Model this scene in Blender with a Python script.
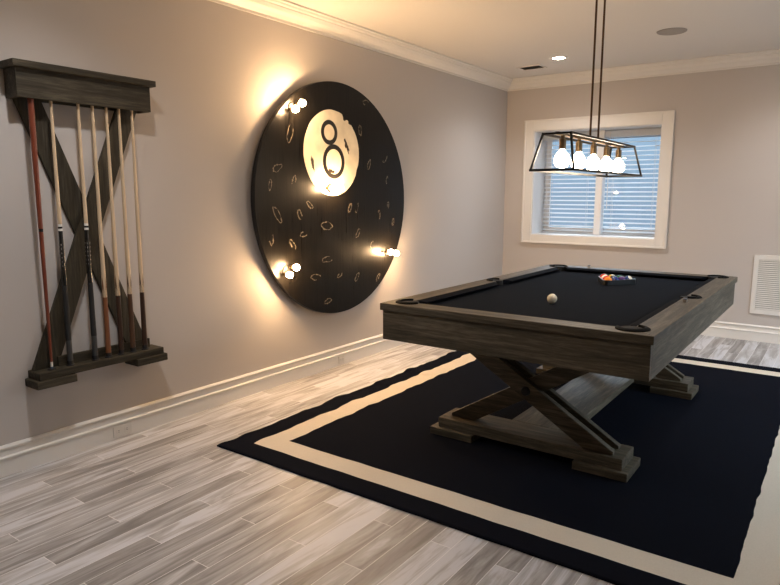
import bpy, bmesh, math, random
from mathutils import Vector, Matrix, noise
PI = math.pi
random.seed(7)
for o in list(bpy.data.objects):
    bpy.data.objects.remove(o)
SC = bpy.context.scene
COL = SC.collection

# ------------------------------------------------------------------ camera
CAM = (3.351, -7.025, 1.403)
yaw, pitch, roll = math.radians(35.576), math.radians(-8.693), math.radians(0.101)
F = Vector((-math.sin(yaw)*math.cos(pitch), math.cos(yaw)*math.cos(pitch), math.sin(pitch)))
R0 = Vector((math.cos(yaw), math.sin(yaw), 0)); U0 = R0.cross(F)
R = R0*math.cos(roll) + U0*math.sin(roll); U = -R0*math.sin(roll) + U0*math.cos(roll)
cd = bpy.data.cameras.new('camera'); cam = bpy.data.objects.new('camera', cd); COL.objects.link(cam)
cd.sensor_fit = 'HORIZONTAL'; cd.sensor_width = 36.0; cd.lens = 636.66/780*36.0
cd.clip_start = 0.05
m = Matrix.Identity(4)
for i in range(3):
    m[i][0] = R[i]; m[i][1] = U[i]; m[i][2] = -F[i]; m[i][3] = CAM[i]
cam.matrix_world = m
SC.camera = cam

# ------------------------------------------------------------------ light and exposure
ROOM_X, ROOM_Y, CEIL = 4.9, -9.2, 2.71      # right wall, wall behind the camera, ceiling
SC.view_settings.view_transform = 'Standard'; SC.view_settings.look = 'None'
SC.view_settings.gamma = 1.0; SC.view_settings.use_curve_mapping = False
SC.view_settings.exposure = 0.0
w = bpy.data.worlds.new('daylight'); SC.world = w; w.use_nodes = True
bg = w.node_tree.nodes['Background']; bg.inputs[1].default_value = 1.0
_n = w.node_tree.nodes; _tc = _n.new('ShaderNodeTexCoord'); _sx = _n.new('ShaderNodeSeparateXYZ'); _cr = _n.new('ShaderNodeValToRGB')
_e = _cr.color_ramp.elements; _e[0].position = .0; _e[0].color = (.30, .44, .60, 1); _e[1].position = .40; _e[1].color = (8.0, 10.5, 13.0, 1)
_k = _e.new(.16); _k.color = (.40, .63, .86, 1)
w.node_tree.links.new(_tc.outputs['Generated'], _sx.inputs[0]); w.node_tree.links.new(_sx.outputs[2], _cr.inputs[0]); w.node_tree.links.new(_cr.outputs[0], bg.inputs[0])
DAY_W = 24          # daylight through the side window, in the right wall
ld = bpy.data.lights.new('side_window_daylight', 'AREA'); ld.shape = 'RECTANGLE'; ld.size = 2.0; ld.size_y = 1.25
ld.energy = DAY_W; ld.color = (0.84, 0.91, 1.0)
lo = bpy.data.objects.new('side_window_daylight', ld); COL.objects.link(lo)
lo.location = (ROOM_X+0.16, -2.4, 1.55); lo.rotation_euler = (0, math.radians(90), 0)
BULB_DISC, BULB_PEND, CAN = 510.0, 46.0, 140.0     # radiance of the sign bulbs, pendant bulbs, downlight lenses
CAN_W = 100.0; CAN_COL = (0.95, 0.96, 1.0)

# ------------------------------------------------------------------ material helpers
def mat(name):
    m = bpy.data.materials.new(name); m.use_nodes = True
    nt = m.node_tree; b = nt.nodes['Principled BSDF']
    return m, nt, b
def rgb(c): return (c[0], c[1], c[2], 1)
def simple(name, c, rough=0.5, metal=0.0, spec=0.5, var=0.0, bump=0.0, bscale=200):
    m, nt, b = mat(name)
    b.inputs['Base Color'].default_value = rgb(c); b.inputs['Roughness'].default_value = rough
    b.inputs['Metallic'].default_value = metal; b.inputs['Specular IOR Level'].default_value = spec
    N = nt.nodes; L = nt.links
    tc = N.new('ShaderNodeTexCoord')
    nz = N.new('ShaderNodeTexNoise'); nz.inputs['Scale'].default_value = bscale; nz.inputs['Detail'].default_value = 3
    L.new(tc.outputs['Object'], nz.inputs['Vector'])
    if var:
        cr = N.new('ShaderNodeValToRGB')
        cr.color_ramp.elements[0].color = rgb([x*(1-var) for x in c]); cr.color_ramp.elements[1].color = rgb([min(1, x*(1+var)) for x in c])
        cr.color_ramp.elements[0].position = .3; cr.color_ramp.elements[1].position = .7
        L.new(nz.outputs[0], cr.inputs[0]); L.new(cr.outputs[0], b.inputs['Base Color'])
    if bump:
        bp = N.new('ShaderNodeBump'); bp.inputs['Strength'].default_value = bump; bp.inputs['Distance'].default_value = .002
        L.new(nz.outputs[0], bp.inputs['Height']); L.new(bp.outputs[0], b.inputs['Normal'])
    return m
def emit(name, c, s):
    m = bpy.data.materials.new(name); m.use_nodes = True; nt = m.node_tree; nt.nodes.clear()
    e = nt.nodes.new('ShaderNodeEmission'); e.inputs[0].default_value = rgb(c); e.inputs[1].default_value = s
    o = nt.nodes.new('ShaderNodeOutputMaterial'); nt.links.new(e.outputs[0], o.inputs[0]); return m
def wood(name, dark, mid, light, axis, scale=6.0, stretch=14.0, rough=0.5, off=0.0, spec=0.5):
    """weathered wood, grain running along one axis"""
    m, nt, b = mat(name); N = nt.nodes; L = nt.links
    tc = N.new('ShaderNodeTexCoord'); mp = N.new('ShaderNodeMapping')
    s = [stretch, stretch, stretch]; s[axis] = 1.0
    mp.inputs['Scale'].default_value = s; mp.inputs['Location'].default_value = (off, off*1.7, off*.3)
    L.new(tc.outputs['Object'], mp.inputs['Vector'])
    n1 = N.new('ShaderNodeTexNoise'); n1.inputs['Scale'].default_value = scale*.35; n1.inputs['Detail'].default_value = 6; n1.inputs['Roughness'].default_value = .62; n1.inputs['Distortion'].default_value = .6
    n2 = N.new('ShaderNodeTexNoise'); n2.inputs['Scale'].default_value = scale*1.5; n2.inputs['Detail'].default_value = 5; n2.inputs['Roughness'].default_value = .7
    L.new(mp.outputs[0], n1.inputs['Vector']); L.new(mp.outputs[0], n2.inputs['Vector'])
    ad = N.new('ShaderNodeMath'); ad.operation = 'MULTIPLY_ADD'; ad.inputs[1].default_value = .45
    L.new(n2.outputs[0], ad.inputs[0])
    mu = N.new('ShaderNodeMath'); mu.operation = 'MULTIPLY'; mu.inputs[1].default_value = .6
    L.new(n1.outputs[0], mu.inputs[0]); L.new(mu.outputs[0], ad.inputs[2])
    cr = N.new('ShaderNodeValToRGB'); e = cr.color_ramp.elements
    e[0].position = .36; e[0].color = rgb(dark); e[1].position = .68; e[1].color = rgb(light)
    k = e.new(.52); k.color = rgb(mid)
    L.new(ad.outputs[0], cr.inputs[0]); L.new(cr.outputs[0], b.inputs['Base Color'])
    b.inputs['Roughness'].default_value = rough; b.inputs['Specular IOR Level'].default_value = spec
    bp = N.new('ShaderNodeBump'); bp.inputs['Strength'].default_value = .35; bp.inputs['Distance'].default_value = .002
    L.new(ad.outputs[0], bp.inputs['Height']); L.new(bp.outputs[0], b.inputs['Normal'])
    return m

M = {}
M['wall'] = simple('wall_paint', (0.51, 0.468, 0.432), .75, spec=.25, bump=.05, bscale=90)
M['ceiling'] = simple('ceiling_paint', (0.70, 0.67, 0.63), .85, spec=.2)
M['trim'] = simple('trim_paint', (0.74, 0.71, 0.66), .38, spec=.5)
M['reveal'] = simple('reveal_paint', (0.74, 0.74, 0.74), .5)
M['outlet'] = simple('outlet_plastic', (0.66, 0.63, 0.58), .35)
M['slot'] = simple('slot_dark', (0.03, 0.03, 0.03), .6)
M['black_metal'] = simple('black_metal', (0.012, 0.011, 0.010), .42, metal=.6)
M['bronze'] = simple('dark_bronze_rod', (0.085, 0.045, 0.02), .35, metal=.8)
M['brass'] = simple('aged_brass_socket', (0.20, 0.14, 0.08), .45, metal=1.0)
M['cloth'] = simple('billiard_cloth', (0.0085, 0.0105, 0.0150), 1.0, spec=.03, bump=.1, bscale=900)
M['cushion'] = simple('cushion_cloth', (0.005, 0.006, 0.009), .95, spec=.05)
M['leather'] = simple('pocket_leather', (0.004, 0.004, 0.004),   .7, spec=.05)
M['net'] = simple('pocket_inside', (0.003, 0.003, 0.003), .9)
M['sight'] = simple('rail_sight', (0.04, 0.03, 0.025), .4)
M['iron'] = simple('black_iron_bolt', (0.01, 0.01, 0.01), .5, metal=.4)
M['chalk'] = simple('blue_chalk', (0.10, 0.14, 0.22), .9)
M['chalk_paper'] = simple('chalk_paper', (0.33, 0.30, 0.27), .7)
M['ivory'] = simple('ivory_ball', (0.80, 0.72, 0.55), .18, spec=.6)
M['blind'] = simple('blind_slat_white', (0.80, 0.82, 0.84), .45)
_nt = M['blind'].node_tree; _tr = _nt.nodes.new('ShaderNodeBsdfTranslucent'); _tr.inputs[0].default_value = (.75, .82, .88, 1)
_mx = _nt.nodes.new('ShaderNodeMixShader'); _mx.inputs[0].default_value = .4
_nt.links.new(_nt.nodes['Principled BSDF'].outputs[0], _mx.inputs[1]); _nt.links.new(_tr.outputs[0], _mx.inputs[2]); _nt.links.new(_mx.outputs[0], _nt.nodes['Material Output'].inputs[0])
M['vinyl'] = simple('window_vinyl', (0.80, 0.80, 0.80), .4)
M['grille'] = simple('speaker_grille', (0.34, 0.31, 0.28), .6, bump=.4, bscale=500)
M['rack_plastic'] = simple('rack_plastic', (0.006, 0.006, 0.006), .35)
M['rubber'] = simple('rubber', (0.01, 0.01, 0.01), .7)
M['gl_sign'] = emit('sign_bulb_glow', (1.0, 0.63, 0.32), BULB_DISC)
M['gl_pend'] = emit('pendant_bulb_glow', (1.0, 0.80, 0.58), BULB_PEND)
M['gl_can'] = emit('downlight_lens_glow', (1.0, 0.87, 0.75), CAN)
TD, TM, TL = (0.029, 0.0235, 0.015), (0.074, 0.060, 0.039), (0.165, 0.136, 0.092)
M['wx'] = wood('grey_wood_grain_x', TD, TM, TL, 0, rough=.55, spec=.3)
M['wy'] = wood('grey_wood_grain_y', TD, TM, TL, 1, rough=.55, off=3, spec=.3)
M['wz'] = wood('grey_wood_grain_z', TD, TM, TL, 2, rough=.5, off=5)
RD, RM, RL = (0.016, 0.012, 0.006), (0.038, 0.030, 0.018), (0.085, 0.069, 0.044)
M['ry'] = wood('rack_wood_grain_y', RD, RM, RL, 1, rough=.6, off=9, spec=.25)
M['rz'] = wood('rack_wood_grain_z', RD, RM, RL, 2, rough=.6, off=2, spec=.25)
M['maple'] = wood('maple_cue_shaft', (.56, .41, .26), (.60, .45, .29), (.64, .49, .33), 2, rough=.3)
M['red_cue'] = wood('red_brown_cue', (.10, .022, .010), (.16, .035, .016), (.22, .055, .026), 2, rough=.3)
M['brown_cue'] = wood('orange_brown_cue', (.13, .045, .018), (.19, .07, .028), (.25, .10, .04), 2, rough=.3)
M['dark_cue'] = wood('dark_brown_cue', (.022, .010, .005), (.04, .018, .010), (.06, .028, .015), 2, rough=.3)
M['mid_cue'] = wood('walnut_cue', (.045, .02, .010), (.075, .035, .018), (.10, .05, .026), 2, rough=.3)
M['black_cue'] = simple('black_cue_lacquer', (.010, .009, .008), .25)
M['wrap'] = simple('cue_linen_wrap', (.012, .012, .012), .8, bump=.3, bscale=1200)
M['sleeve'] = simple('grey_cue_sleeve', (.045, .045, .045), .35)
M['white_ring'] = simple('white_cue_ring', (.75, .72, .66), .3)
M['steel'] = simple('steel', (.6, .6, .6), .25, metal=1.0)

def glass():
    m = bpy.data.materials.new('window_glass'); m.use_nodes = True; nt = m.node_tree; nt.nodes.clear()
    N = nt.nodes; L = nt.links
    t = N.new('ShaderNodeBsdfTransparent'); g = N.new('ShaderNodeBsdfGlossy'); g.inputs['Roughness'].default_value = .02
    fr = N.new('ShaderNodeFresnel'); fr.inputs[0].default_value = 1.5
    mx = N.new('ShaderNodeMixShader'); o = N.new('ShaderNodeOutputMaterial')
    L.new(fr.outputs[0], mx.inputs[0]); L.new(t.outputs[0], mx.inputs[1]); L.new(g.outputs[0], mx.inputs[2]); L.new(mx.outputs[0], o.inputs[0])
    return m
M['glass'] = glass()

def floor_mat():
    """wood-look plank tiles laid along Y in a one-third stagger, pale grout"""
    m, nt, b = mat('plank_tile_floor'); N = nt.nodes; L = nt.links
    W, LEN = .0975, .985
    def ma(op, a, bb=None, c=None):
        n = N.new('ShaderNodeMath'); n.operation = op
        for i, v in enumerate((a, bb, c)):
            if v is None: continue
            if isinstance(v, (int, float)): n.inputs[i].default_value = v
            else: L.new(v, n.inputs[i])
        return n.outputs[0]
    tc = N.new('ShaderNodeTexCoord'); sp = N.new('ShaderNodeSeparateXYZ'); L.new(tc.outputs['Object'], sp.inputs[0])
    u = ma('DIVIDE', ma('SUBTRACT', sp.outputs[0], .027), W); row = ma('FLOOR', u); fu = ma('FRACT', u)
    v = ma('ADD', ma('DIVIDE', ma('ADD', sp.outputs[1], 5.607), LEN), ma('DIVIDE', ma('SUBTRACT', row, 2), 3)); cell = ma('FLOOR', v); fv = ma('FRACT', v)
    du = ma('MULTIPLY', ma('MINIMUM', fu, ma('SUBTRACT', 1, fu)), W); dv = ma('MULTIPLY', ma('MINIMUM', fv, ma('SUBTRACT', 1, fv)), LEN)
    gr = ma('LESS_THAN', ma('MINIMUM', du, dv), .0013)
    cx = N.new('ShaderNodeCombineXYZ'); L.new(row, cx.inputs[0]); L.new(cell, cx.inputs[1])
    wn = N.new('ShaderNodeTexWhiteNoise'); wn.noise_dimensions = '2D'; L.new(cx.outputs[0], wn.inputs['Vector'])
    wn2 = N.new('ShaderNodeTexWhiteNoise'); wn2.noise_dimensions = '3D'
    c2 = N.new('ShaderNodeCombineXYZ'); L.new(row, c2.inputs[0]); L.new(cell, c2.inputs[1]); c2.inputs[2].default_value = 5.5; L.new(c2.outputs[0], wn2.inputs['Vector'])
    # grain, shifted for every tile
    g = N.new('ShaderNodeCombineXYZ')
    L.new(ma('ADD', ma('MULTIPLY', sp.outputs[0], 9), ma('MULTIPLY', wn.outputs['Value'], 40)), g.inputs[0])
    L.new(ma('ADD', ma('MULTIPLY', sp.outputs[1], .9), ma('MULTIPLY', wn2.outputs['Value'], 30)), g.inputs[1])
    n1 = N.new('ShaderNodeTexNoise'); n1.inputs['Scale'].default_value = 1.6; n1.inputs['Detail'].default_value = 5; n1.inputs['Roughness'].default_value = .6; n1.inputs['Distortion'].default_value = 1.3
    L.new(g.outputs[0], n1.inputs['Vector'])
    n2 = N.new('ShaderNodeTexNoise'); n2.inputs['Scale'].default_value = 9; n2.inputs['Detail'].default_value = 4; L.new(g.outputs[0], n2.inputs['Vector'])
    t = ma('ADD', ma('ADD', ma('MULTIPLY', wn.outputs['Value'], .28), ma('MULTIPLY', n1.outputs[0], 1.2)), ma('MULTIPLY', n2.outputs[0], .16))
    cr = N.new('ShaderNodeValToRGB'); e = cr.color_ramp.elements
    e[0].position = .54; e[0].color = (.185, .170, .160, 1); e[1].position = 1.08-.08; e[1].color = (.56, .555, .57, 1)
    k = e.new(.70); k.color = (.285, .266, .252, 1); k = e.new(.86); k.color = (.41, .394, .384, 1)
    L.new(t, cr.inputs[0])
    mx = N.new('ShaderNodeMix'); mx.data_type = 'RGBA'; L.new(gr, mx.inputs[0]); L.new(cr.outputs[0], mx.inputs[6]); mx.inputs[7].default_value = (.76, .74, .73, 1)
    L.new(mx.outputs[2], b.inputs['Base Color'])
    L.new(ma('ADD', ma('MULTIPLY', gr, .3), ma('ADD', ma('MULTIPLY', n2.outputs[0], .12), .40)), b.inputs['Roughness'])
    b.inputs['Specular IOR Level'].default_value = .5
    bp = N.new('ShaderNodeBump'); bp.inputs['Strength'].default_value = .5; bp.inputs['Distance'].default_value = .001
    L.new(ma('SUBTRACT', ma('MULTIPLY', n2.outputs[0], .15), gr), bp.inputs['Height']); L.new(bp.outputs[0], b.inputs['Normal'])
    return m
M['floor'] = floor_mat()

def rug_mats():
    out = []
    for nm, c, c2 in (('rug_navy', (.0040, .0048, .0080), (.0075, .0085, .0135)), ('rug_cream', (.64, .55, .43), (.76, .67, .54))):
        m, nt, b = mat(nm); N = nt.nodes; L = nt.links
        tc = N.new('ShaderNodeTexCoord')
        wv = N.new('ShaderNodeTexWave'); wv.bands_direction = 'Y'; wv.inputs['Scale'].default_value = 60; wv.inputs['Distortion'].default_value = .6; wv.inputs['Detail Scale'].default_value = 3
        nz = N.new('ShaderNodeTexNoise'); nz.inputs['Scale'].default_value = 160; nz.inputs['Detail'].default_value = 3
        L.new(tc.outputs['Object'], wv.inputs['Vector']); L.new(tc.outputs['Object'], nz.inputs['Vector'])
        cr = N.new('ShaderNodeValToRGB'); cr.color_ramp.elements[0].color = rgb(c); cr.color_ramp.elements[1].color = rgb(c2)
        L.new(nz.outputs[0], cr.inputs[0]); L.new(cr.outputs[0], b.inputs['Base Color'])
        bp = N.new('ShaderNodeBump'); bp.inputs['Strength'].default_value = .6; bp.inputs['Distance'].default_value = .002
        L.new(wv.outputs[0], bp.inputs['Height']); L.new(bp.outputs[0], b.inputs['Normal'])
        b.inputs['Roughness'].default_value = .95; b.inputs['Specular IOR Level'].default_value = .03
        out.append(m)
    return out
M['navy'], M['cream'] = rug_mats()

def disc_black():
    m, nt, b = mat('sign_black_brushed'); N = nt.nodes; L = nt.links
    tc = N.new('ShaderNodeTexCoord'); mp = N.new('ShaderNodeMapping'); mp.inputs['Scale'].default_value = (1, 34, 1.1)
    L.new(tc.outputs['Object'], mp.inputs['Vector'])
    n = N.new('ShaderNodeTexNoise'); n.inputs['Scale'].default_value = 2.2; n.inputs['Detail'].default_value = 6; n.inputs['Roughness'].default_value = .7
    L.new(mp.outputs[0], n.inputs['Vector'])
    cr = N.new('ShaderNodeValToRGB'); e = cr.color_ramp.elements
    e[0].position = .35; e[0].color = (.0018, .0015, .0012, 1); e[1].position = .75; e[1].color = (.0095, .0075, .0052, 1)
    L.new(n.outputs[0], cr.inputs[0]); L.new(cr.outputs[0], b.inputs['Base Color'])
    rr = N.new('ShaderNodeMapRange'); rr.inputs[1].default_value = .3; rr.inputs[2].default_value = .7; rr.inputs[3].default_value = .26; rr.inputs[4].default_value = .42
    L.new(n.outputs[0], rr.inputs[0]); L.new(rr.outputs[0], b.inputs['Roughness'])
    bp = N.new('ShaderNodeBump'); bp.inputs['Strength'].default_value = .25; bp.inputs['Distance'].default_value = .002
    L.new(n.outputs[0], bp.inputs['Height']); L.new(bp.outputs[0], b.inputs['Normal'])
    return m
M['disc'] = disc_black(); M['disc'].node_tree.nodes['Principled BSDF'].inputs['Specular IOR Level'].default_value = .22
M['disc_edge'] = simple('sign_edge_black', (.008, .007, .006), .4)
M['cream_paint'] = simple('cream_paint', (.62, .56, .44), .4, var=.12, bscale=9)
M['scuff'] = simple('paint_scuff', (.13, .11, .078), .5, var=.4, bscale=60)
M['number'] = simple('black_number_paint', (.012, .011, .010), .35)
M['chip'] = simple('worn_chip', (.03, .022, .014), .5, var=.5, bscale=80)

# ------------------------------------------------------------------ mesh helpers
def box(bm, x0, x1, y0, y1, z0, z1, bev=0.0, mi=0):
    vs = [bm.verts.new(p) for p in ((x0,y0,z0),(x1,y0,z0),(x1,y1,z0),(x0,y1,z0),(x0,y0,z1),(x1,y0,z1),(x1,y1,z1),(x0,y1,z1))]
    fs = [bm.faces.new([vs[i] for i in q]) for q in ((0,3,2,1),(4,5,6,7),(0,1,5,4),(1,2,6,5),(2,3,7,6),(3,0,4,7))]
    for f in fs: f.material_index = mi
    if bev:
        es = list({e for f in fs for e in f.edges})
        r = bmesh.ops.bevel(bm, geom=es, offset=bev, segments=2, affect='EDGES', profile=.6)
        for f in r['faces']: f.material_index = mi
def poly(bm, pts, d, mi=0, bev=0):
    """closed polygon pts (3d, planar) extruded by vector d"""
    a = [bm.verts.new(p) for p in pts]; b = [bm.verts.new(Vector(p)+Vector(d)) for p in pts]; n = len(pts)
    fs = [bm.faces.new(a[::-1]), bm.faces.new(b)] + [bm.faces.new((a[i], a[(i+1)%n], b[(i+1)%n], b[i])) for i in range(n)]
    for f in fs: f.material_index = mi
    if bev:
        es = list({e for f in fs for e in f.edges})
        bmesh.ops.bevel(bm, geom=es, offset=bev, segments=2, affect='EDGES', profile=.6)
def bar(bm, p, q, wd, up=(0,0,1)):
    p, q = Vector(p), Vector(q); d = (q-p).normalized(); s = d.cross(Vector(up))
    if s.length < 1e-4: s = d.cross(Vector((1,0,0)))
    s.normalize(); t = s.cross(d); h = wd/2
    c = [s*h+t*h, -s*h+t*h, -s*h-t*h, s*h-t*h]
    p2 = p - d*h; q2 = q + d*h
    poly(bm, [p2+x for x in c], q2-p2)
def lathe(bm, prof, origin=(0,0,0), axis='z', seg=24, mi=0, mats=None):
    """prof = [(r, h)...]; spun about the axis through origin"""
    o = Vector(origin); rings = []
    for r, h in prof:
        if r < 1e-6:
            p = {'z': (0,0,h), 'x': (h,0,0), 'y': (0,h,0)}[axis]; rings.append([bm.verts.new(o+Vector(p))]); continue
        ring = []
        for i in range(seg):
            a = 2*PI*i/seg; c, s = r*math.cos(a), r*math.sin(a)
            p = {'z': (c,s,h), 'x': (h,c,s), 'y': (s,h,c)}[axis]; ring.append(bm.verts.new(o+Vector(p)))
        rings.append(ring)
    for k in range(len(rings)-1):
        A, B = rings[k], rings[k+1]; mm = mats[k] if mats else mi
        for i in range(seg):
            j = (i+1) % seg
            if len(A) == 1 and len(B) == 1: break
            if len(A) == 1: f = bm.faces.new((A[0], B[j], B[i]))
            elif len(B) == 1: f = bm.faces.new((A[i], A[j], B[0]))
            else: f = bm.faces.new((A[i], A[j], B[j], B[i]))
            f.material_index = mm
def sphere(bm, c, r, seg=24, rings=14):
    lathe(bm, [(r*math.sin(PI*i/rings), -r*math.cos(PI*i/rings)) for i in range(rings+1)], c, 'z', seg)
def obj(name, bm, ms, parent=None, smooth=False, origin=None, angle=35):
    if parent is not None and origin is None: origin = parent.get('_o', (0,0,0))
    bmesh.ops.recalc_face_normals(bm, faces=bm.faces[:])
    if origin is not None: bmesh.ops.translate(bm, vec=-Vector(origin), verts=bm.verts[:])
    me = bpy.data.meshes.new(name); bm.to_mesh(me); bm.free()
    if not isinstance(ms, (list, tuple)): ms = [ms]
    for x in ms: me.materials.append(x)
    if smooth:
        for p in me.polygons: p.use_smooth = True
        try: me.set_sharp_from_angle(angle=math.radians(angle))
        except Exception: pass
    o = bpy.data.objects.new(name, me); COL.objects.link(o)
    if parent is not None:
        o.parent = parent
    elif origin is not None: o.location = origin
    return o
def tag(o, label, cat, group=None, kind=None):
    o['label'] = label; o['category'] = cat
    if group: o['group'] = group
    if kind: o['kind'] = kind
    return o
ORI = {}
class Thing:
    """an Empty at the thing's base; parts are given in world coordinates"""
    def __init__(s, name, loc, label=None, cat=None, group=None, kind=None):
        s.o = bpy.data.objects.new(name, None); COL.objects.link(s.o); s.o.location = loc; s.loc = Vector(loc)
        s.o.empty_display_size = .1
        if kind: s.o['kind'] = kind
        if label: tag(s.o, label, cat, group)
    def part(s, name, bm, ms, smooth=False, parent=None, label=None, angle=35):
        p = obj(name, bm, ms, parent or s.o, smooth, origin=s.loc, angle=angle)
        if label: p['label'] = label
        return p
def B(): return bmesh.new()
def struct(name, bm, ms, smooth=False):
    o = obj(name, bm, ms, smooth=smooth); o['kind'] = 'structure'; return o
def copy_tree(o, parent=None):
    c = o.copy(); COL.objects.link(c)
    if parent: c.parent = parent
    for ch in list(o.children): copy_tree(ch, c)
    return c

# ------------------------------------------------------------------ room shell
T = .42
bm = B(); box(bm, -.2, ROOM_X+.2, ROOM_Y-.2, T, -.1, 0); struct('floor', bm, M['floor'])
bm = B(); box(bm, -.2, ROOM_X+.2, ROOM_Y-.2, T, CEIL, CEIL+.1); struct('ceiling', bm, M['ceiling'])
bm = B(); box(bm, -.2, 0, ROOM_Y-.2, T, 0, CEIL); struct('wall_left', bm, M['wall'])
bm = B(); box(bm, 0, ROOM_X, ROOM_Y-.2, ROOM_Y, 0, CEIL); struct('wall_front', bm, M['wall'])
WX0, WX1, WZ0, WZ1 = .352, 1.728, .952, 2.125
def holed(bm, a0, a1, b0, b1, h0, h1, z0, z1, ax):
    def bx(p0, p1, q0, q1):
        if ax == 'x': box(bm, p0, p1, a0, a1, q0, q1)
        else: box(bm, a0, a1, p0, p1, q0, q1)
    bx(b0, h0, 0, CEIL); bx(h1, b1, 0, CEIL); bx(h0, h1, 0, z0); bx(h0, h1, z1, CEIL)
bm = B(); holed(bm, 0, T, 0, ROOM_X, WX0, WX1, WZ0, WZ1, 'x'); struct('wall_back', bm, M['wall'])
SY0, SY1, SZ0, SZ1 = -3.4, -1.4, .92, 2.18
bm = B(); holed(bm, ROOM_X, ROOM_X+.2, ROOM_Y-.2, T, SY0, SY1, SZ0, SZ1, 'y'); struct('wall_right', bm, M['wall'])

BASE = [(0,0),(.018,0),(.018,.088),(.014,.092),(.014,.100),(.011,.104),(.011,.132),(.020,.138),(.022,.144),(.018,.152),(.010,.158),(0,.158)]
BASE = [(0,0),(.016,0),(.016,.086),(.022,.090),(.022,.098),(.012,.104),(.010,.134),(.018,.140),(.020,.148),(.012,.158),(0,.158)]
CR = [(0,2.595),(.014,2.595),(.014,2.612),(.024,2.618),(.040,2.632),(.066,2.648),(.080,2.668),(.082,2.676),(.098,2.682),(.104,2.694),(.118,2.698),(.118,CEIL),(0,CEIL)]
def run(name, prof, side):
    bm = B()
    if side == 'left': pts = [(a, ROOM_Y, z) for a, z in prof]; d = (0, -ROOM_Y, 0)
    if side == 'back': pts = [(0, -a, z) for a, z in prof]; d = (ROOM_X, 0, 0)
    if side == 'right': pts = [(ROOM_X-a, ROOM_Y, z) for a, z in prof]; d = (0, -ROOM_Y, 0)
    if side == 'front': pts = [(0, ROOM_Y+a, z) for a, z in prof]; d = (ROOM_X, 0, 0)
    poly(bm, pts, d); return struct(name, bm, M['trim'])
for s in ('left', 'back', 'right', 'front'): run('baseboard_'+s, BASE, s)
for i, s in enumerate(('left', 'back', 'right', 'front')): run('trim_%d' % (i+1), CR, s)

# back window: casing, reveal, slider sashes, panes
def window(name, x0, x1, z0, z1, depth, ax, face, casing, outx0, outx1, outz0, outz1):
    t = Thing(name, (x0, 0, z0) if ax == 'x' else (face, x0, z0), kind='structure')
    def bx(bm, a0, a1, d0, d1, c0, c1, bev=0):
        if ax == 'x': box(bm, a0, a1, d0, d1, c0, c1, bev)
        else: box(bm, face-d1, face-d0, a0, a1, c0, c1, bev)
    bm = B()
    for a0, a1, c0, c1 in ((outx0, x0, outz0, outz1), (x1, outx1, outz0, outz1), (x0, x1, z1, outz1), (x0, x1, outz0, z0)):
        bx(bm, a0, a1, -.020, 0, c0, c1, .003)
    for a0, a1, c0, c1 in ((outx0-.008, outx0+.012, outz0-.008, outz1+.008), (outx1-.012, outx1+.008, outz0-.008, outz1+.008), (outx0+.012, outx1-.012, outz1-.012, outz1+.008), (outx0+.012, outx1-.012, outz0-.008, outz0+.012)):
        bx(bm, a0, a1, -.028, 0, c0, c1, .003)
    t.part('window_casing', bm, M['trim'])
    bm = B()
    bx(bm, x0, x0+.008, 0, depth, z0, z1); bx(bm, x1-.008, x1, 0, depth, z0, z1); bx(bm, x0+.008, x1-.008, 0, depth, z0, z0+.008); bx(bm, x0+.008, x1-.008, 0, depth, z1-.008, z1)
    t.part('window_reveal', bm, M['reveal'])
    mid = (x0+x1)/2; X0, X1, Z0, Z1 = x0+.008, x1-.008, z0+.008, z1-.008; fw = .045
    bm = B(); d0, d1 = depth-.07, depth
    for a0, a1, c0, c1 in ((X0, X0+.025, Z0, Z1), (X1-.025, X1, Z0, Z1), (X0+.025, X1-.025, Z0, Z0+.025), (X0+.025, X1-.025, Z1-.025, Z1)): bx(bm, a0, a1, d0, d1, c0, c1)
    t.part('window_frame', bm, M['vinyl'])
    for (a0, a1, dd) in ((X0+.025, mid+.03, d0+.005), (mid-.03, X1-.025, d0+.037)):
        bm = B(); c0, c1 = Z0+.025, Z1-.025
        for p0, p1, q0, q1 in ((a0, a0+fw, c0, c1), (a1-fw, a1, c0, c1), (a0+fw, a1-fw, c0, c0+fw), (a0+fw, a1-fw, c1-fw, c1)): bx(bm, p0, p1, dd, dd+.028, q0, q1)
        s = t.part('window_sash', bm, M['vinyl'])
        bm = B(); bx(bm, a0+fw, a1-fw, dd+.011, dd+.015, c0+fw, c1-fw); t.part('window_pane', bm, M['glass'], parent=s)
    return t
window('window_1', WX0, WX1, WZ0, WZ1, .40, 'x', 0, None, .243, 1.834, .866, 2.241)
# side window: seen by no one from the photo's side, its daylight is
t = Thing('window_2', (ROOM_X, SY0, SZ0), kind='structure')
bm = B()
for a0, a1, c0, c1 in ((SY0-.1, SY0, SZ0-.1, SZ1+.1), (SY1, SY1+.1, SZ0-.1, SZ1+.1), (SY0, SY1, SZ1, SZ1+.1), (SY0, SY1, SZ0-.1, SZ0)): box(bm, ROOM_X-.02, ROOM_X, a0, a1, c0, c1, .003)
t.part('window_casing', bm, M['trim'])
bm = B()
for a0, a1, c0, c1 in ((SY0, SY0+.05, SZ0, SZ1), (SY1-.05, SY1, SZ0, SZ1), (SY0+.05, SY1-.05, SZ0, SZ0+.05), (SY0+.05, SY1-.05, SZ1-.05, SZ1), (-2.43, -2.37, SZ0+.05, SZ1-.05)): box(bm, ROOM_X+.05, ROOM_X+.11, a0, a1, c0, c1)
t.part('window_frame', bm, M['vinyl'])

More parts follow.
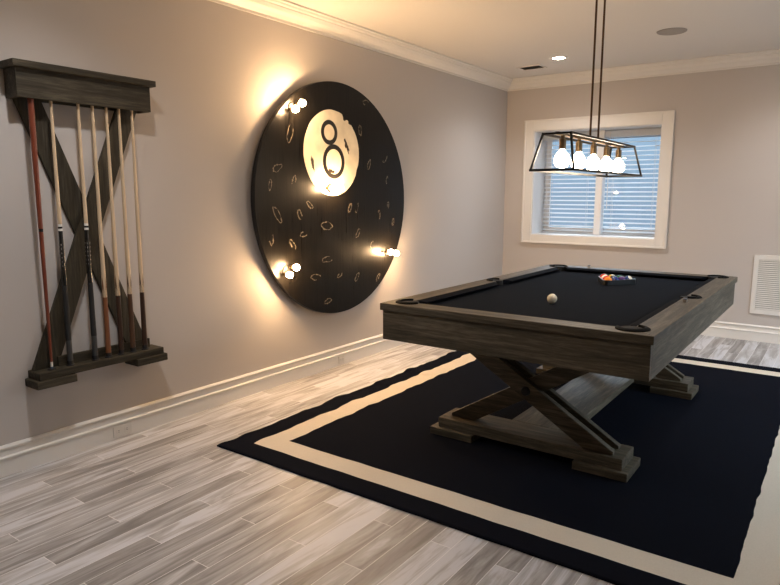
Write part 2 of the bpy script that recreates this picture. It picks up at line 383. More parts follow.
# blind hung in the window
def blind(BX0, BX1, label):
    BY = .285
    t = Thing('window_blind', ((BX0+BX1)/2, BY, WZ0), label, 'blind', 'blinds in the back window')
    bm = B(); box(bm, BX0, BX1, BY-.035, BY+.035, WZ1-.012-.05, WZ1-.014, .003); t.part('headrail', bm, M['blind'])
    bm = B(); box(bm, BX0, BX1, BY-.047, BY-.037, WZ1-.085, WZ1-.016, .003); t.part('valance', bm, M['blind'])
    bm = B(); n = 22; z0 = WZ0+.05; z1 = WZ1-.095; tilt = math.radians(-16)
    for i in range(n):
        z = z0 + (z1-z0)*i/(n-1); h = .024; dy, dz = h*math.cos(tilt), h*math.sin(tilt)
        k = Vector((0, -dz, dy)).normalized()*.0012
        poly(bm, [Vector((BX0+.004, BY-dy, z+dz))-k, Vector((BX0+.004, BY+dy, z-dz))-k, Vector((BX0+.004, BY+dy, z-dz))+k, Vector((BX0+.004, BY-dy, z+dz))+k], (BX1-BX0-.008, 0, 0))
    t.part('slats', bm, M['blind'])
    bm = B(); box(bm, BX0+.002, BX1-.002, BY-.024, BY+.024, WZ0+.012, WZ0+.026, .003); t.part('bottom_rail', bm, M['blind'])
    for x in (BX0+.10, BX1-.10):
        for yy in (-.027, .027):
            bm = B(); box(bm, x-.0015, x+.0015, BY+yy-.001, BY+yy+.001, WZ0+.02, WZ1-.065); t.part('ladder_cord', bm, M['blind'])
    bm = B(); lathe(bm, [(0, 1.25), (.004, 1.25), (.004, WZ1-.03), (0, WZ1-.03)], (BX0+.06, BY-.056, 0), seg=8); t.part('tilt_wand', bm, M['vinyl'])
blind(WX0+.016, .996, 'white slatted blind in the left half of the back window')
blind(1.079, WX1-.016, 'white slatted blind in the right half of the back window')
bm = B(); box(bm, 1.000, 1.075, .235, .325, WZ0+.008, WZ1-.008, .003); struct('trim_5', bm, M['vinyl'])

# return-air grille low on the back wall
GX0, GX1, GZ0, GZ1 = 2.648, 3.26, .272, .842
t = Thing('return_air_grille', ((GX0+GX1)/2, 0, GZ0), 'large cream louvred return air grille low on the back wall right of the pool table', 'vent')
bm = B(); fw = .042
for a0, a1, c0, c1 in ((GX0, GX0+fw, GZ0, GZ1), (GX1-fw, GX1, GZ0, GZ1), (GX0+fw, GX1-fw, GZ0, GZ0+fw), (GX0+fw, GX1-fw, GZ1-fw, GZ1)): box(bm, a0, a1, -.014, -.0005, c0, c1, .003)
t.part('frame', bm, M['trim'])
bm = B(); n = 26
for i in range(n):
    z = GZ0+fw+.008 + (GZ1-GZ0-2*fw-.016)*i/(n-1)
    poly(bm, [(GX0+fw-.002, -.012, z-.005), (GX0+fw-.002, -.002, z+.006), (GX0+fw-.002, -.002, z+.008), (GX0+fw-.002, -.012, z-.003)], (GX1-GX0-2*fw+.004, 0, 0))
t.part('louvres', bm, M['trim'])
bm = B(); box(bm, GX0+fw-.002, GX1-fw+.002, -.0018, -.0005, GZ0+fw, GZ1-fw); t.part('backing', bm, simple('grille_backing', (.30, .28, .25), .8))

# ceiling register, speaker, downlights
t = Thing('ceiling_vent', (.56, -.62, CEIL), 'small dark ceiling air register close to the corner of the two walls', 'vent')
bm = B()
for a0, a1, b0, b1 in ((.43, .69, -.715, -.695), (.43, .69, -.545, -.525), (.43, .45, -.695, -.545), (.67, .69, -.695, -.545)): box(bm, a0, a1, b0, b1, CEIL-.010, CEIL-.0005, .002)
t.part('frame', bm, M['ceiling'])
bm = B()
for i in range(7):
    y = -.69 + i*.0215
    poly(bm, [(.45, y, CEIL-.009), (.45, y+.013, CEIL-.003), (.45, y+.015, CEIL-.003), (.45, y+.002, CEIL-.009)], (.22, 0, 0))
t.part('louvres', bm, simple('register_louvre', (.16, .14, .12), .6))
bm = B(); box(bm, .45, .67, -.695, -.545, CEIL-.002, CEIL-.0005); t.part('backing', bm, M['slot'])
t = Thing('ceiling_speaker', (2.062, -1.335, CEIL), 'round grey speaker grille set flush in the ceiling right of the pendant rods', 'speaker')
bm = B(); lathe(bm, [(0, CEIL-.008), (.085, CEIL-.008), (.098, CEIL-.006), (.100, CEIL-.0005)], (2.062, -1.335, 0), seg=40); t.part('speaker_grille', bm, M['grille'], True)
bm = B(); lathe(bm, [(.1005, CEIL-.0005), (.1005, CEIL-.008), (.112, CEIL-.006), (.115, CEIL-.0005)], (2.062, -1.335, 0), seg=40); t.part('trim_ring', bm, M['grille'], True)
def downlight(x, y, label, group=None):
    t = Thing('recessed_downlight', (x, y, CEIL), label, 'ceiling light', group)
    bm = B(); lathe(bm, [(.055, CEIL-.002), (.058, CEIL-.008), (.082, CEIL-.005), (.085, CEIL-.0005)], (x, y, 0), seg=40); t.part('trim_ring', bm, M['ceiling'], True)
    bm = B(); lathe(bm, [(0, CEIL-.003), (.056, CEIL-.003), (.056, CEIL-.001), (0, CEIL-.001)], (x, y, 0), seg=32); t.part('lens', bm, M['gl_can'])
    sd = bpy.data.lights.new('downlight_beam', 'SPOT'); sd.energy = CAN_W; sd.color = CAN_COL; sd.spot_size = math.radians(142); sd.spot_blend = 1.0; sd.shadow_soft_size = .05
    so = bpy.data.objects.new('downlight_beam', sd); COL.objects.link(so); so.parent = t.o; so.location = (0, 0, -.012)
downlight(.955, -.90, 'small round glowing recessed downlight in the ceiling above the corner, left of the pendant rods')
for x, y, where in ((.955, -5.55, 'in front of the cue rack'), (3.10, -.90, 'above the return air grille')):
    downlight(x, y, 'round glowing recessed downlight in the ceiling ' + where)

# outlets in the left baseboard
def outlet(y, w_, h_, z, label):
    t = Thing('wall_outlet', (.016, y, z), label, 'outlet')
    bm = B(); box(bm, .0165, .0215, y-w_/2, y+w_/2, z-h_/2, z+h_/2, .0015); t.part('cover_plate', bm, M['outlet'])
    for s in (-1, 1):
        c = (y+s*w_*.22, z) if w_ > h_ else (y, z+s*h_*.22)
        bm = B(); r = .013; box(bm, .0215, .0225, c[0]-r, c[0]+r, c[1]-r, c[1]+r, .0004); q = t.part('socket', bm, M['outlet'])
        bm = B()
        for k in (-.005, .005): box(bm, .0225, .0229, c[0]-(.004 if w_ > h_ else .001)+(0 if w_ > h_ else k), c[0]+(.004 if w_ > h_ else .001)+(0 if w_ > h_ else k), c[1]-(.001 if w_ > h_ else .004)+(k if w_ > h_ else 0), c[1]+(.001 if w_ > h_ else .004)+(k if w_ > h_ else 0))
        t.part('slots', bm, M['slot'], parent=q)
outlet(-5.045, .116, .066, .047, 'cream outlet plate set sideways in the baseboard below the cue rack')
outlet(-3.06, .07, .066, .047, 'cream outlet plate in the baseboard below the round eight ball sign')

# ------------------------------------------------------------------ rug
RX0, RX1, RY0, RY1 = .572, 3.407, -4.812, -1.058
def grid(a, b, n_in): 
    L_ = b-a; out = [a, a+.142, a+.282]; k = int((L_-.564)/.026)
    mid = [a+.282+(L_-.564)*i/k for i in range(1, k)]
    fine = lambda p, q: [p+(q-p)*i/6 for i in range(6)]
    return fine(a, a+.142)+fine(a+.142, a+.282)+[a+.282]+mid+[b-.282+.14*i/6 for i in range(6)]+[b-.142+.142*i/6 for i in range(7)]
gx, gy = grid(RX0, RX1, 0), grid(RY0, RY1, 0)
bm = B(); V = []
def wob(x, y, s): return noise.noise(Vector((x*s, y*s, s)))
def rug_z(x, y):
    dl = max(0, 1-(x-RX0)/.42); a = 0
    a = .020*dl*max(0, math.sin(y*13+wob(0, y, 3)*3))*(1 if -4.5 < y < -1.4 else 0)*(.5+.5*wob(x, y, 2.1))
    a += .006*max(0, wob(x, y, 1.7))*dl
    return .0075+a
for i, x in enumerate(gx):
    rowv = []
    for j, y in enumerate(gy):
        px = x + (.009*wob(0, y, 11) + .008*wob(3, y, 4))*(1.5 if x < RX0+.5 else .8); py = y + .004*wob(x, 0, 7) + .004*wob(x, 5, 2)
        if x > RX0+.5 and x < RX1-.5: px = x
        rowv.append(bm.verts.new((px, py, rug_z(x, y))))
    V.append(rowv)
def band(c, a, b):
    d = min(c-a, b-c); return d
for i in range(len(gx)-1):
    for j in range(len(gy)-1):
        f = bm.faces.new((V[i][j], V[i+1][j], V[i+1][j+1], V[i][j+1]))
        d = min(band((gx[i]+gx[i+1])/2, RX0, RX1), band((gy[j]+gy[j+1])/2, RY0, RY1))
        f.material_index = 1 if .142 < d < .282 else 0
        f.smooth = True
edge = [V[i][0] for i in range(len(gx))] + [V[-1][j] for j in range(1, len(gy))] + [V[i][-1] for i in range(len(gx)-2, -1, -1)] + [V[0][j] for j in range(len(gy)-2, 0, -1)]
low = [bm.verts.new((v.co.x, v.co.y, .0008)) for v in edge]
for i in range(len(edge)):
    j = (i+1) % len(edge); bm.faces.new((edge[i], low[i], low[j], edge[j]))
bm.faces.new(low)
tag(obj('area_rug', bm, [M['navy'], M['cream']], origin=((RX0+RX1)/2, (RY0+RY1)/2, 0)), 'black navy flatweave rug with a cream border band under the pool table', 'rug')

# ------------------------------------------------------------------ pool table
X0, X1, Y0, Y1, ZT, ZS, ZB = 1.306, 2.734, -4.262, -1.809, .820, .781, .618
CX, CY = (X0+X1)/2, (Y0+Y1)/2
t = Thing('pool_table', (CX, CY, .008), 'weathered grey wood pool table with black cloth and crossed trestle legs on the rug', 'pool table')
IN = .012; RW = .118; PZ = .787; CU = .048      # rail width, bed height, cushion depth
bm = B(); th = .03
x0, x1, y0, y1 = X0+IN, X1-IN, Y0+IN, Y1-IN
box(bm, x0, x1, y0, y0+th, ZB, ZS, .002); t.part('end_apron', bm, M['wx'])
bm = B(); box(bm, x0, x1, y1-th, y1, ZB, ZS, .002); t.part('end_apron', bm, M['wx'])
bm = B(); box(bm, x0, x0+th, y0+th, y1-th, ZB, ZS, .002); t.part('side_apron', bm, M['wy'])
bm = B(); box(bm, x1-th, x1, y0+th, y1-th, ZB, ZS, .002); t.part('side_apron', bm, M['wy'])
bm = B(); box(bm, x0+th, x1-th, y0+th, y1-th, ZB+.03, ZB+.05); t.part('under_frame', bm, M['wy'])
# mitred rail tops (bevelled prisms); pockets are set in them
ix0, ix1, iy0, iy1 = X0+RW, X1-RW, Y0+RW, Y1-RW
pr = .060; mo = .075     # pocket mouth half sizes at the rails
def rail(pts, m_, nm):
    bm = B(); poly(bm, [(a, b, ZS) for a, b in pts], (0, 0, ZT-ZS), bev=.003); return t.part(nm, bm, m_)
rail([(X0, Y0), (X1, Y0), (ix1, iy0), (ix0, iy0)], M['wx'], 'end_rail')
rail([(X1, Y1), (X0, Y1), (ix0, iy1), (ix1, iy1)], M['wx'], 'end_rail')
rail([(X0, Y1), (X0, Y0), (ix0, iy0), (ix0, iy1)], M['wy'], 'side_rail')
rail([(X1, Y0), (X1, Y1), (ix1, iy1), (ix1, iy0)], M['wy'], 'side_rail')
bm = B(); box(bm, ix0-.03, ix1+.03, iy0-.03, iy1+.03, PZ-.035, PZ); t.part('bed_cloth', bm, M['cloth'])
# cushions with nose, cut back at the pockets
def cushion(a, b, nrm):
    a, b, n = Vector((*a, 0)), Vector((*b, 0)), Vector((*nrm, 0)); d = (b-a).normalized(); bm = B()
    sec = [(0, ZT-.001), (CU*.55, ZT-.003), (CU, ZT-.012), (CU-.004, ZT-.019), (.012, PZ+.001), (0, PZ+.001)]
    A = [bm.verts.new(a + n*s + d*(s*1.0) + Vector((0, 0, z))) for s, z in sec]; Bv = [bm.verts.new(b + n*s - d*(s*1.0) + Vector((0, 0, z))) for s, z in sec]
    k = len(sec)
    for i in range(k): bm.faces.new((A[i], A[(i+1)%k], Bv[(i+1)%k], Bv[i]))
    bm.faces.new(A); bm.faces.new(Bv[::-1])
    t.part('cushion', bm, M['cushion'], True)
g = .052
cushion((ix0+g, iy0), (ix1-g, iy0), (0, 1)); cushion((ix0+g, iy1), (ix1-g, iy1), (0, -1))
for (xx, n_) in ((ix0, 1), (ix1, -1)):
    cushion((xx, iy0+g), (xx, CY-.062), (n_, 0)); cushion((xx, CY+.062), (xx, iy1-g), (n_, 0))
# pocket castings: a horseshoe of black leather on the rail, dark well inside
def pocket(cx, cy, ang, R_, spread, wide=.026):
    P = lambda r, a: (cx+r*math.cos(a), cy+r*math.sin(a))
    bm = B(); n = 18; rings = []
    for i in range(n+1):
        a = ang - spread + 2*spread*i/n; tt = abs(i/n-.5)*2
        wv = wide*(1-.35*tt**3)
        sec = [(R_, ZT-.012), (R_, ZT+.004), (R_+.006, ZT+.010), (R_+wv*.6, ZT+.010), (R_+wv, ZT+.004), (R_+wv+.001, ZT+.0005), (R_+wv*.5, ZT-.012)]
        rings.append([bm.verts.new((*P(r, a), z)) for r, z in sec])
    for i in range(n):
        for k in range(7): bm.faces.new((rings[i][k], rings[i][(k+1)%7], rings[i+1][(k+1)%7], rings[i+1][k]))
    bm.faces.new(rings[0][::-1]); bm.faces.new(rings[-1])
    p = t.part('pocket', bm, M['leather'], True)
    bm = B(); lathe(bm, [(0, PZ+.0012), (R_+.001, PZ+.0012), (R_+.001, ZT+.0012), (0, ZT+.0014)], (cx, cy, 0), seg=28); t.part('pocket_well', bm, M['net'], parent=p)
for sx in (-1, 1):
    for sy in (-1, 1):
        cx, cy = (ix0 if sx < 0 else ix1), (iy0 if sy < 0 else iy1)
        pocket(cx-sx*.004, cy+sy*.002, math.atan2(sy, sx), .050, math.radians(118), .030)
    pocket((ix0 if sx < 0 else ix1)+sx*.022, CY, 0 if sx > 0 else PI, .046, math.radians(88), .022)
def sight(x, y):
    bm = B(); r = .007; poly(bm, [(x-r, y, ZT-.0005), (x, y-r, ZT-.0005), (x+r, y, ZT-.0005), (x, y+r, ZT-.0005)], (0, 0, .0009)); t.part('sight', bm, M['sight'])
for i in (1, 2, 3):
    for yy in (Y0+RW*.52, Y1-RW*.52): sight(ix0+(ix1-ix0)*i/4, yy)
for i in (1, 2, 3, 5, 6, 7):
    for xx in (X0+RW*.52, X1-RW*.52): sight(xx, iy0+(iy1-iy0)*i/8)
# trestles
FZ0 = .008
def trestle(sgn):
    yc = CY + sgn*(CY+3.825)*-1 if False else (-3.825 if sgn < 0 else 2*CY+3.825)
    bm = B(); box(bm, 1.49, 2.55, yc-.105, yc+.105, .052, .112, .006); pl = t.part('base_plank', bm, M['wx'])
    for a, b in ((1.447, 1.722), (2.305, 2.582)):
        bm = B(); box(bm, a, b, yc-.127, yc+.127, FZ0, .052, .005); t.part('foot', bm, M['wx'])
    bm = B(); box(bm, 1.55, 2.49, yc-.105, yc+.105, ZB+.001, ZB+.029, .003); t.part('top_plank', bm, M['wx'])
    zlo, zhi = .113, .618; H = .092; half = .415                    # plank half-run, half width across
    def brace(dirn, ya, yb, nm='brace'):
        # foot at (CX+dirn*half), head at (CX-dirn*half)
        fx, hx = 2.02+dirn*half, 2.02-dirn*half
        d = Vector((hx-fx, zhi-zlo)).normalized(); nn = Vector((-d[1], d[0])); hw = H/2/abs(nn[1]) if False else H/2
        off = hw/abs(d[1])                 # horizontal half extent where cut flat
        pts = [(fx-off, zlo), (fx+off, zlo), (hx+off, zhi), (hx-off, zhi)]
        # blunt the thin toe and the thin head corner
        c = .55*off
        if dirn > 0: pts = [(fx-off, zlo), (fx+off-c*.55, zlo), (fx+off-c*.55, zlo+c*.36), (hx+off, zhi), (hx-off+c*.55, zhi), (hx-off+c*.55, zhi-c*.36)]
        else: pts = [(fx+off, zlo), (fx-off+c*.55, zlo), (fx-off+c*.55, zlo+c*.36), (hx-off, zhi), (hx+off-c*.55, zhi), (hx+off-c*.55, zhi-c*.36)]
        bm = B(); poly(bm, [(a, ya, z) for a, z in pts], (0, yb-ya, 0), bev=.004); return t.part(nm, bm, M['wx'])
    f = yc
    brace(1, f-.082, f-.044); brace(-1, f-.042, f+.012); brace(1, f+.014, f+.052)
    bm = B(); lathe(bm, [(0, f-.096), (.014, f-.096), (.022, f-.093), (.026, f-.0825)], (2.02, 0, .36), 'y', 20)
    t.part('bolt', bm, M['iron'], True)
    bm = B(); lathe(bm, [(0, f+.066), (.014, f+.066), (.022, f+.063), (.026, f+.0525)], (2.02, 0, .36), 'y', 20)
    t.part('bolt', bm, M['iron'], True)
trestle(-1); trestle(1)
bm = B(); box(bm, 1.86, 2.19, -3.719, 2*CY+3.719, .066, .111, .004); t.part('stretcher', bm, M['wy'])

# balls, rack, chalk
bm = B(); sphere(bm, (0, 0, .0286), .0286)
q = obj('cue_ball', bm, M['ivory'], smooth=True, angle=180); q.location = (2.007, -3.543, PZ+.0003); tag(q, 'plain ivory cue ball alone on the black cloth at the near end', 'ball')
RC = Vector((2.035, -2.465)); ra = math.radians(-4)
def rot(p): c, s = math.cos(ra), math.sin(ra); return Vector((p[0]*c-p[1]*s, p[0]*s+p[1]*c)) + RC
hd = .0575; k3 = math.sqrt(3)/2
spots = []
for r_ in range(4):
    for c_ in range(r_+1): spots.append(((c_-r_/2)*(hd*2/2+.0004), (r_-2.0)*(hd*k3+.0004)))
tri = lambda s: [rot((s*math.sin(a), -s*math.cos(a))) for a in (0, 2*PI/3, 4*PI/3)]
bm = B()
def rtri(s, cut):
    P = tri(s); out = []
    for i in range(3):
        a, b_, c = P[i-1], P[i], P[(i+1)%3]
        for k in range(5):
            tt = k/4; p1 = b_+(a-b_).normalized()*cut; p2 = b_+(c-b_).normalized()*cut
            out.append((p1*(1-tt)**2 + b_*2*tt*(1-tt) + p2*tt*tt))
    return out
A_, B_ = rtri(.178, .062), rtri(.159, .048)
z0, z1 = PZ+.001, PZ+.036
n = len(A_); vs = [[bm.verts.new((p.x, p.y, z)) for p in (A_ if k < 2 else B_)] for k, z in enumerate((z0, z1, z1, z0))]
for k in range(4):
    for i in range(n): bm.faces.new((vs[k][i], vs[k][(i+1)%n], vs[(k+1)%4][(i+1)%n], vs[(k+1)%4][i]))
tag(obj('ball_rack', bm, M['rack_plastic'], origin=(RC.x, RC.y, PZ)), 'black plastic triangle rack holding the coloured balls at the far end of the table', 'rack')
cols = {'yellow': (.75, .48, .04), 'blue': (.015, .04, .22), 'red': (.65, .04, .03), 'purple': (.07, .02, .15), 'orange': (.85, .27, .03), 'green': (.01, .12, .06), 'maroon': (.18, .015, .02), 'black': (.008, .008, .008)}
wht = simple('ball_white', (.78, .74, .66), .15)
bc = {k: simple('ball_'+k, v, .15) for k, v in cols.items()}
def ball_mesh(stripe):
    bm = B(); r = .0286; rr = 16
    ring = [(r*math.sin(PI*i/rr), -r*math.cos(PI*i/rr)) for i in range(rr+1)]
    lathe(bm, ring, (0, 0, 0), 'z', 28, mats=[(0 if (not stripe or 4 <= i < 12) else 1) for i in range(rr)])
    # white number disc with a dark spot on the top
    return bm
order = [('orange',0),('red',0),('blue',0),('orange',1),('black',0),('purple',0),('red',1),('yellow',1),('green',0),('blue',1)]
rows = ['at the near point of the triangle', 'in the second row of the triangle', 'in the third row of the triangle', 'in the fourth row of the triangle', 'in the far row of the triangle']
idx = 0
for r_ in range(4):
    for c_ in range(r_+1):
        cn, st = order[idx]; p = rot(spots[idx]); idx += 1
        q = obj('pool_ball', ball_mesh(st), [bc[cn], wht], smooth=True, angle=180); q.location = (p.x, p.y, PZ+.0288)
        q.rotation_euler = (random.uniform(.2, .9), random.uniform(-.6, .6), random.uniform(0, 3))
        nth = ['first', 'second', 'third', 'fourth', 'fifth'][c_]
        where = rows[r_] + ('' if r_ == 0 else ', %s from left' % nth)
        tag(q, '%s %s pool ball %s' % ('striped' if st else 'solid', cn, where), 'ball', 'pool balls in the triangle rack')
def chalk(x, y, z, label, a=0.2):
    t_ = Thing('chalk_cube', (x, y, z), label, 'chalk')
    bm = B(); box(bm, x-.010, x+.010, y-.010, y+.010, z+.0003, z+.015, .001); t_.part('paper_wrap', bm, M['chalk_paper'])
    bm = B(); box(bm, x-.0095, x+.0095, y-.0095, y+.0095, z+.015, z+.020, .002); t_.part('chalk_top', bm, M['chalk'])
chalk(1.66, -1.86, ZT, 'small chalk cube standing on the far end rail')
chalk(2.655, -3.24, ZT, 'small chalk cube on the right side rail just before its middle pocket')

# ------------------------------------------------------------------ pendant lamp
PX, PY = 2.022, -2.99; ZP1, ZP0 = 1.737, 1.540; wt, wb, lt, lb = .079, .121, .620, .677
t = Thing('pendant_light', (PX, PY, CEIL), 'black open trapezoid frame pendant lamp with five bulbs hanging over the pool table', 'pendant light')
bm = B(); top = [(PX+a*wt, PY+b*lt, ZP1) for a, b in ((-1,-1),(1,-1),(1,1),(-1,1))]; bot = [(PX+a*wb, PY+b*lb, ZP0) for a, b in ((-1,-1),(1,-1),(1,1),(-1,1))]
for i in range(4):
    j = (i+1) % 4; bar(bm, top[i], top[j], .012); bar(bm, bot[i], bot[j], .013); bar(bm, bot[i], top[i], .011, up=(0, 1, 0))
t.part('frame', bm, M['black_metal'])
bm = B(); box(bm, PX-.011, PX+.011, PY-lt, PY+lt, ZP1-.006, ZP1+.010, .002)
t.part('socket_bar', bm, M['brass'])
for dy in (-.075, .075):
    bm = B(); lathe(bm, [(0, ZP1+.01), (.0065, ZP1+.01), (.0065, CEIL-.025), (0, CEIL-.025)], (PX, PY+dy, 0), seg=12); t.part('rod', bm, M['bronze'], True)
bm = B(); box(bm, PX-.06, PX+.06, PY-.17, PY+.17, CEIL-.028, CEIL-.0005, .006); t.part('canopy', bm, M['bronze'])
for k in range(5):
    y = PY + (k-2)*.265
    bm = B(); lathe(bm, [(0, ZP1-.006), (.011, ZP1-.006), (.011, ZP1-.022), (.019, ZP1-.024), (.019, ZP1-.078), (.017, ZP1-.080), (0, ZP1-.080)], (PX, y, 0), seg=20); s = t.part('socket', bm, M['brass'], True)
    zb = ZP1-.0805
    bm = B(); lathe(bm, [(0, zb), (.013, zb), (.016, zb-.008), (.030, zb-.022), (.041, zb-.042), (.044, zb-.060), (.041, zb-.078), (.028, zb-.095), (0, zb-.104)], (PX, y, 0), seg=20); t.part('bulb', bm, M['gl_pend'], True, parent=s)

# ------------------------------------------------------------------ eight ball sign
DY, DZ, DR = -3.113, 1.362, .900; DX0, DX1 = .024, .066
t = Thing('eight_ball_sign', (0, DY, DZ), 'huge round black eight ball wall sign lit by warm bulbs', 'wall sign')
bm = B(); lathe(bm, [(0, DX0), (DR-.01, DX0), (DR, DX0+.004), (DR, DX1-.003), (DR-.003, DX1), (0, DX1)], (0, DY, DZ), 'x', 128, mats=[1, 1, 1, 1, 0])
t.part('disc', bm, [M['disc'], M['disc_edge']], True)
for s in (-1, 1):
    bm = B(); box(bm, .0005, DX0, DY+s*.45-.04, DY+s*.45+.04, DZ-.5, DZ+.5); t.part('wall_cleat', bm, M['disc_edge'])
CYy, CZz, CRr = -3.198, 1.722, .325; e = .0015
def blob(bm, cy, cz, ry, rz, x, n=26, jit=.0, a0=0, seed=0, th=.0012, tilt=0):
    pts = []
    for i in range(n):
        a = 2*PI*i/n; k = 1+jit*noise.noise(Vector((math.cos(a)*2+seed*7.3, math.sin(a)*2, seed)))
        yy, zz = ry*k*math.cos(a), rz*k*math.sin(a); c, s_ = math.cos(tilt), math.sin(tilt)
        pts.append((x, cy+yy*c-zz*s_, cz+yy*s_+zz*c))
    poly(bm, pts, (th, 0, 0))
bm = B(); pts = []
for i in range(120):                       # worn rim: slightly ragged, a bite out of the upper right
    a = 2*PI*i/120; r = CRr*(1+.010*noise.noise(Vector((math.cos(a)*4, math.sin(a)*4, 1))))
    for ac, wdt, dp in ((math.radians(62), .075, .038), (math.radians(50), .05, .02), (math.radians(-22), .09, .010)):
        r -= dp*math.exp(-((a-ac+PI) % (2*PI) - PI)**2/wdt**2)
    pts.append((DX1, CYy+r*math.cos(a), CZz+r*math.sin(a)))
poly(bm, pts, (e, 0, 0)); t.part('cream_circle', bm, M['cream_paint'])
def ring(bm, cy, cz, ry, rz, wd, x, th=.0012, n=48, jit=0, seed=0, tilt=0, frac=1.0, start=0):
    seg = int(n*frac); A = []
    for i in range(seg+1):
        a = start+2*PI*i/n
        ww = wd*(1+jit*2.4*noise.noise(Vector((math.cos(a)*3+seed*3.1, math.sin(a)*3, seed))))
        ww = max(wd*.12, ww); k = 1+jit*.35*noise.noise(Vector((math.cos(a)*1.5+seed, math.sin(a)*1.5, seed*2)))
        q = []
        for rr_ in (-ww/2, ww/2):
            yy, zz = (ry*k+rr_)*math.cos(a), (rz*k+rr_)*math.sin(a); c, s_ = math.cos(tilt), math.sin(tilt)
            q.append((cy+yy*c-zz*s_, cz+yy*s_+zz*c))
        A.append(q)
    for i in range(seg):
        p = [(x, *A[i][0]), (x, *A[i][1]), (x, *A[i+1][1]), (x, *A[i+1][0])]
        poly(bm, p, (th, 0, 0))
xx = DX1+e; bm = B()
ring(bm, -3.236, 1.876, .078, .076, .034, xx, n=60); ring(bm, -3.186, 1.658, .110, .114, .036, xx+.0003, n=60)
t.part('figure_eight', bm, M['number'], label='black painted figure 8 on the cream circle')
for cy, cz, ry, rz, tl, sd in ((-3.03, 1.79, .016, .055, .5, 1), (-3.43, 1.64, .014, .05, .25, 2), (-3.215, 1.585, .035, .012, -.3, 3)):
    bm = B(); blob(bm, cy, cz, ry, rz, xx, jit=.9, seed=sd, tilt=tl, th=.0009); t.part('worn_chip', bm, M['chip'])
def Y_(px, py):    # a mark's place on the sign face, measured once from the photo
    d = F + R*((px-390)/636.66) - U*((py-292.5)/636.66); k = (DX1-CAM[0])/d.x
    return CAM[1]+k*d.y, CAM[2]+k*d.z
marks = [(290,133,8,1.25),(277,168,6,.5),(294,181,5,1.2),(385,159,5,.9),(333,228,0,0),(277.5,215,8,2.1),(293,245,6,2.2),(304,234,5,.2),(327,226,8,-.2),(327,259.5,8,.1),(350,208,5,1.1),(357,208,5,1.2),
         (379,215,5,1.5),(393,222,4,1.4),(358,233,5,1.0),(271.5,240,5,1.6),(315.5,277,7,-.1),(328,301,5,.2),(357,277,5,1.0),(378,277,5,.9),(366,103,5,0),(387,180,4,1.3),(300,215,5,2.0),(372,245,4,1.2),
         (270,185,5,1.4),(360,130,5,1.7),(340,275,4,.5),(388,205,4,1.5),(310,205,5,2.5),(369,165,5,1.2)]
for i, (a, b, s_, tl) in enumerate(marks):
    if not s_: continue
    cy, cz = Y_(a, b); L_ = s_*.0078; bm = B()
    ring(bm, cy, cz, L_, L_*random.uniform(.30, .5), .0065, DX1, th=.0008, n=26, jit=1.0, seed=i*1.7+1, tilt=tl, frac=random.choice((1, 1, .8, .65)), start=random.uniform(0, 6))
    t.part('paint_scuff', bm, M['scuff'])
def sign_lamp(y, z, ang, n_=2):
    bm = B(); lathe(bm, [(0, DX1+.0005), (.034, DX1+.0005), (.034, DX1+.006), (.022, DX1+.010), (0, DX1+.010)], (0, y, z), 'x', 24)
    p = t.part('lamp_base', bm, M['black_metal'], True)
    for s in ((-1, 1) if n_ == 2 else (0,)):
        cy, cz = y+s*.042*math.cos(ang), z+s*.042*math.sin(ang)
        bm = B(); lathe(bm, [(0, .0765), (.013, .0765), (.013, .106), (.011, .108), (0, .108)], (0, cy, cz), 'x', 16); t.part('bulb_socket', bm, M['brass'], True, parent=p)
        bm = B(); lathe(bm, [(0, .1082), (.010, .1082), (.0250*.75, .120), (.0250, .136), (.0250*.85, .151), (.0250*.45, .161), (0, .164)], (0, cy, cz), 'x', 18); t.part('bulb', bm, M['gl_sign'], True, parent=p)
sign_lamp(-3.636, 2.022, .6); sign_lamp(-3.730, .862, .6); sign_lamp(-2.480, .905, -.2); sign_lamp(-3.238, 1.456, 0)

# ------------------------------------------------------------------ cue rack and cues
t = Thing('cue_rack', (0, -5.17, .43), 'dark rustic wooden wall rack with crossed planks holding seven cues', 'cue rack')
bm = B(); box(bm, .001, .146, -5.545, -4.79, 1.996, 2.028, .003); t.part('top_shelf', bm, M['ry'])
bm = B(); box(bm, .100, .118, -5.524, -4.812, 1.860, 1.996, .002)
t.part('header_board', bm, M['ry'])
for a in (-5.524, -4.832):
    bm = B(); box(bm, .001, .100, a, a+.020, 1.860, 1.996); t.part('header_side', bm, M['ry'])
bm = B(); box(bm, .001, .020, -5.504, -4.832, 1.860, 1.996); t.part('header_back', bm, M['ry'])
def xb(y0a, y0b, y1a, y1b, xa, xb_):
    bm = B(); poly(bm, [(xa, y0a, .513), (xa, y0b, .513), (xa, y1b, 1.87), (xa, y1a, 1.87)], (xb_-xa, 0, 0), bev=.003); t.part('cross_plank', bm, M['rz'])
xb(-5.525, -5.395, -4.972, -4.850, .022, .044)
xb(-4.972, -4.846, -5.500, -5.368, .001, .0215)
bm = B(); box(bm, .001, .122, -5.532, -4.812, .474, .513, .005); t.part('base_shelf', bm, M['ry'])
for a, b in ((-5.550, -5.345), (-4.995, -4.795)):
    bm = B(); box(bm, .001, .133, a, b, .432, .474, .006); t.part('base_block', bm, M['ry'])
bm = B(); box(bm, .0445, .058, -5.40, -4.86, .513, .566, .002); t.part('rear_rail', bm, M['ry'])
CUX = .084
cy_list = [-5.449, -5.352, -5.214, -5.137, -5.060, -4.988, -4.911]
for y in cy_list:
    bm = B(); lathe(bm, [(.0, .5135), (.021, .5135), (.021, .517), (.0175, .5185), (.0, .5185)], (CUX, y, 0), seg=24); t.part('cue_holder_ring', bm, M['rubber'], True)
ZC = .519
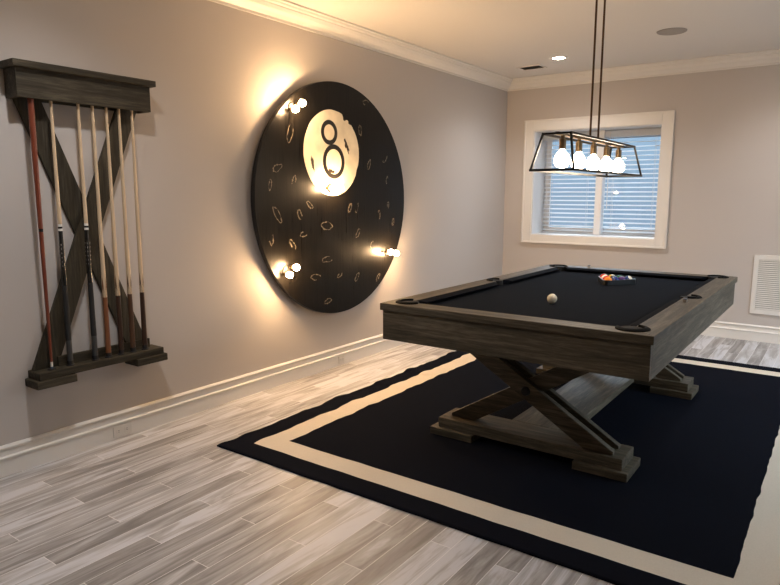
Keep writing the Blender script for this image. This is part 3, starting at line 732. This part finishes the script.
def cue(y, label, kind):
    Lc = 1.455; q = Thing('pool_cue', (CUX, y, ZC), label, 'pool cue', 'cues standing in the wall rack')
    def seg(nm, a, b, m_, sides=20, ex=0, parent=None, lab=None):
        rad = lambda h: .0148 - (.0148-.0062)*(h/Lc)**.92 + ex
        if kind == 'up': rad = lambda h: .0062 + (.0150-.0062)*(h/Lc)**.92 + ex
        prof = [(0, a)] + [(rad(a+(b-a)*i/6), a+(b-a)*i/6) for i in range(7)] + [(0, b)]
        bm = B(); lathe(bm, prof, (CUX, y, ZC), seg=sides); return q.part(nm, bm, m_, True, parent=parent, label=lab)
    if kind == 'up':
        seg('tip', 0, .008, M['chalk']); seg('ferrule', .008, .034, M['white_ring']); seg('shaft', .034, .70, M['red_cue']); seg('joint_ring', .70, .715, M['black_cue']); seg('butt', .715, 1.43, M['red_cue']); seg('bumper', 1.43, 1.455, M['rubber'])
        return
    seg('bumper', 0, .02, M['rubber'])
    if kind == 'black':
        seg('sleeve', .02, .13, M['sleeve']); seg('wrap', .13, .42, M['wrap'], ex=.0006); seg('forearm', .42, .70, M['black_cue'])
        bm = B()
        for i in range(6):
            h = .52+i*.022; r = .0128
            for a in (0, 1.57, -1.57):
                c, s_ = math.cos(a-.6), math.sin(a-.6)
                lathe(bm, [(0, h-.008), (.0022, h), (0, h+.008)], (CUX+r*.86*c, y+r*.86*s_, ZC), seg=6)
        q.part('inlay', bm, M['steel'])
        seg('joint_ring', .70, .712, M['white_ring']); seg('joint_collar', .712, .722, M['black_cue']); seg('joint_ring', .722, .735, M['white_ring']); seg('shaft', .735, 1.42, M['maple'])
    else:
        mb = {'brown': M['brown_cue'], 'dark': M['dark_cue'], 'mid': M['mid_cue']}[kind]
        seg('butt', .02, .33, mb); 
        # spliced points: butt wood climbs in four spikes over the shaft
        sh = seg('shaft', .33, 1.42, M['maple'])
        bm = B()
        for k in range(4):
            a0 = k*PI/2+PI/4-.35; n_ = 5
            for i in range(8):
                h0, h1 = .33+i*.0145, .33+(i+1)*.0145; w0, w1 = .74*(1-i/8), .74*(1-(i+1)/8)
                r0 = .0148-(.0086)*(h0/Lc)**.92+.0002; r1 = .0148-(.0086)*(h1/Lc)**.92+.0002
                L0 = [bm.verts.new((CUX+r0*math.cos(a0+w0*s_), y+r0*math.sin(a0+w0*s_), ZC+h0)) for s_ in (-1, 0, 1)]
                if w1 > 1e-6:
                    L1 = [bm.verts.new((CUX+r1*math.cos(a0+w1*s_), y+r1*math.sin(a0+w1*s_), ZC+h1)) for s_ in (-1, 0, 1)]
                    bm.faces.new((L0[0], L0[1], L1[1], L1[0])); bm.faces.new((L0[1], L0[2], L1[2], L1[1]))
                else:
                    tp = bm.verts.new((CUX+r1*math.cos(a0), y+r1*math.sin(a0), ZC+h1)); bm.faces.new((L0[0], L0[1], tp)); bm.faces.new((L0[1], L0[2], tp))
        q.part('splice_points', bm, mb)
    seg('ferrule', 1.42, 1.445, M['white_ring']); seg('tip', 1.445, 1.455, M['chalk'])
cue(cy_list[0], 'red-brown pool cue standing upside down at the left end of the rack', 'up')
cue(cy_list[1], 'black-butted cue with pale shaft, next to the red-brown cue', 'black')
cue(cy_list[2], 'black-butted cue with pale shaft, in front of the crossing of the rack planks', 'black')
cue(cy_list[3], 'pale cue with an orange-brown butt, right of the two black-butted cues', 'brown')
cue(cy_list[4], 'pale cue with very dark brown butt, right of the orange-brown one', 'dark')
cue(cy_list[5], 'pale cue with walnut brown butt, second from the right end of the rack', 'mid')
cue(cy_list[6], 'pale cue with dark butt at the right end of the rack', 'dark')
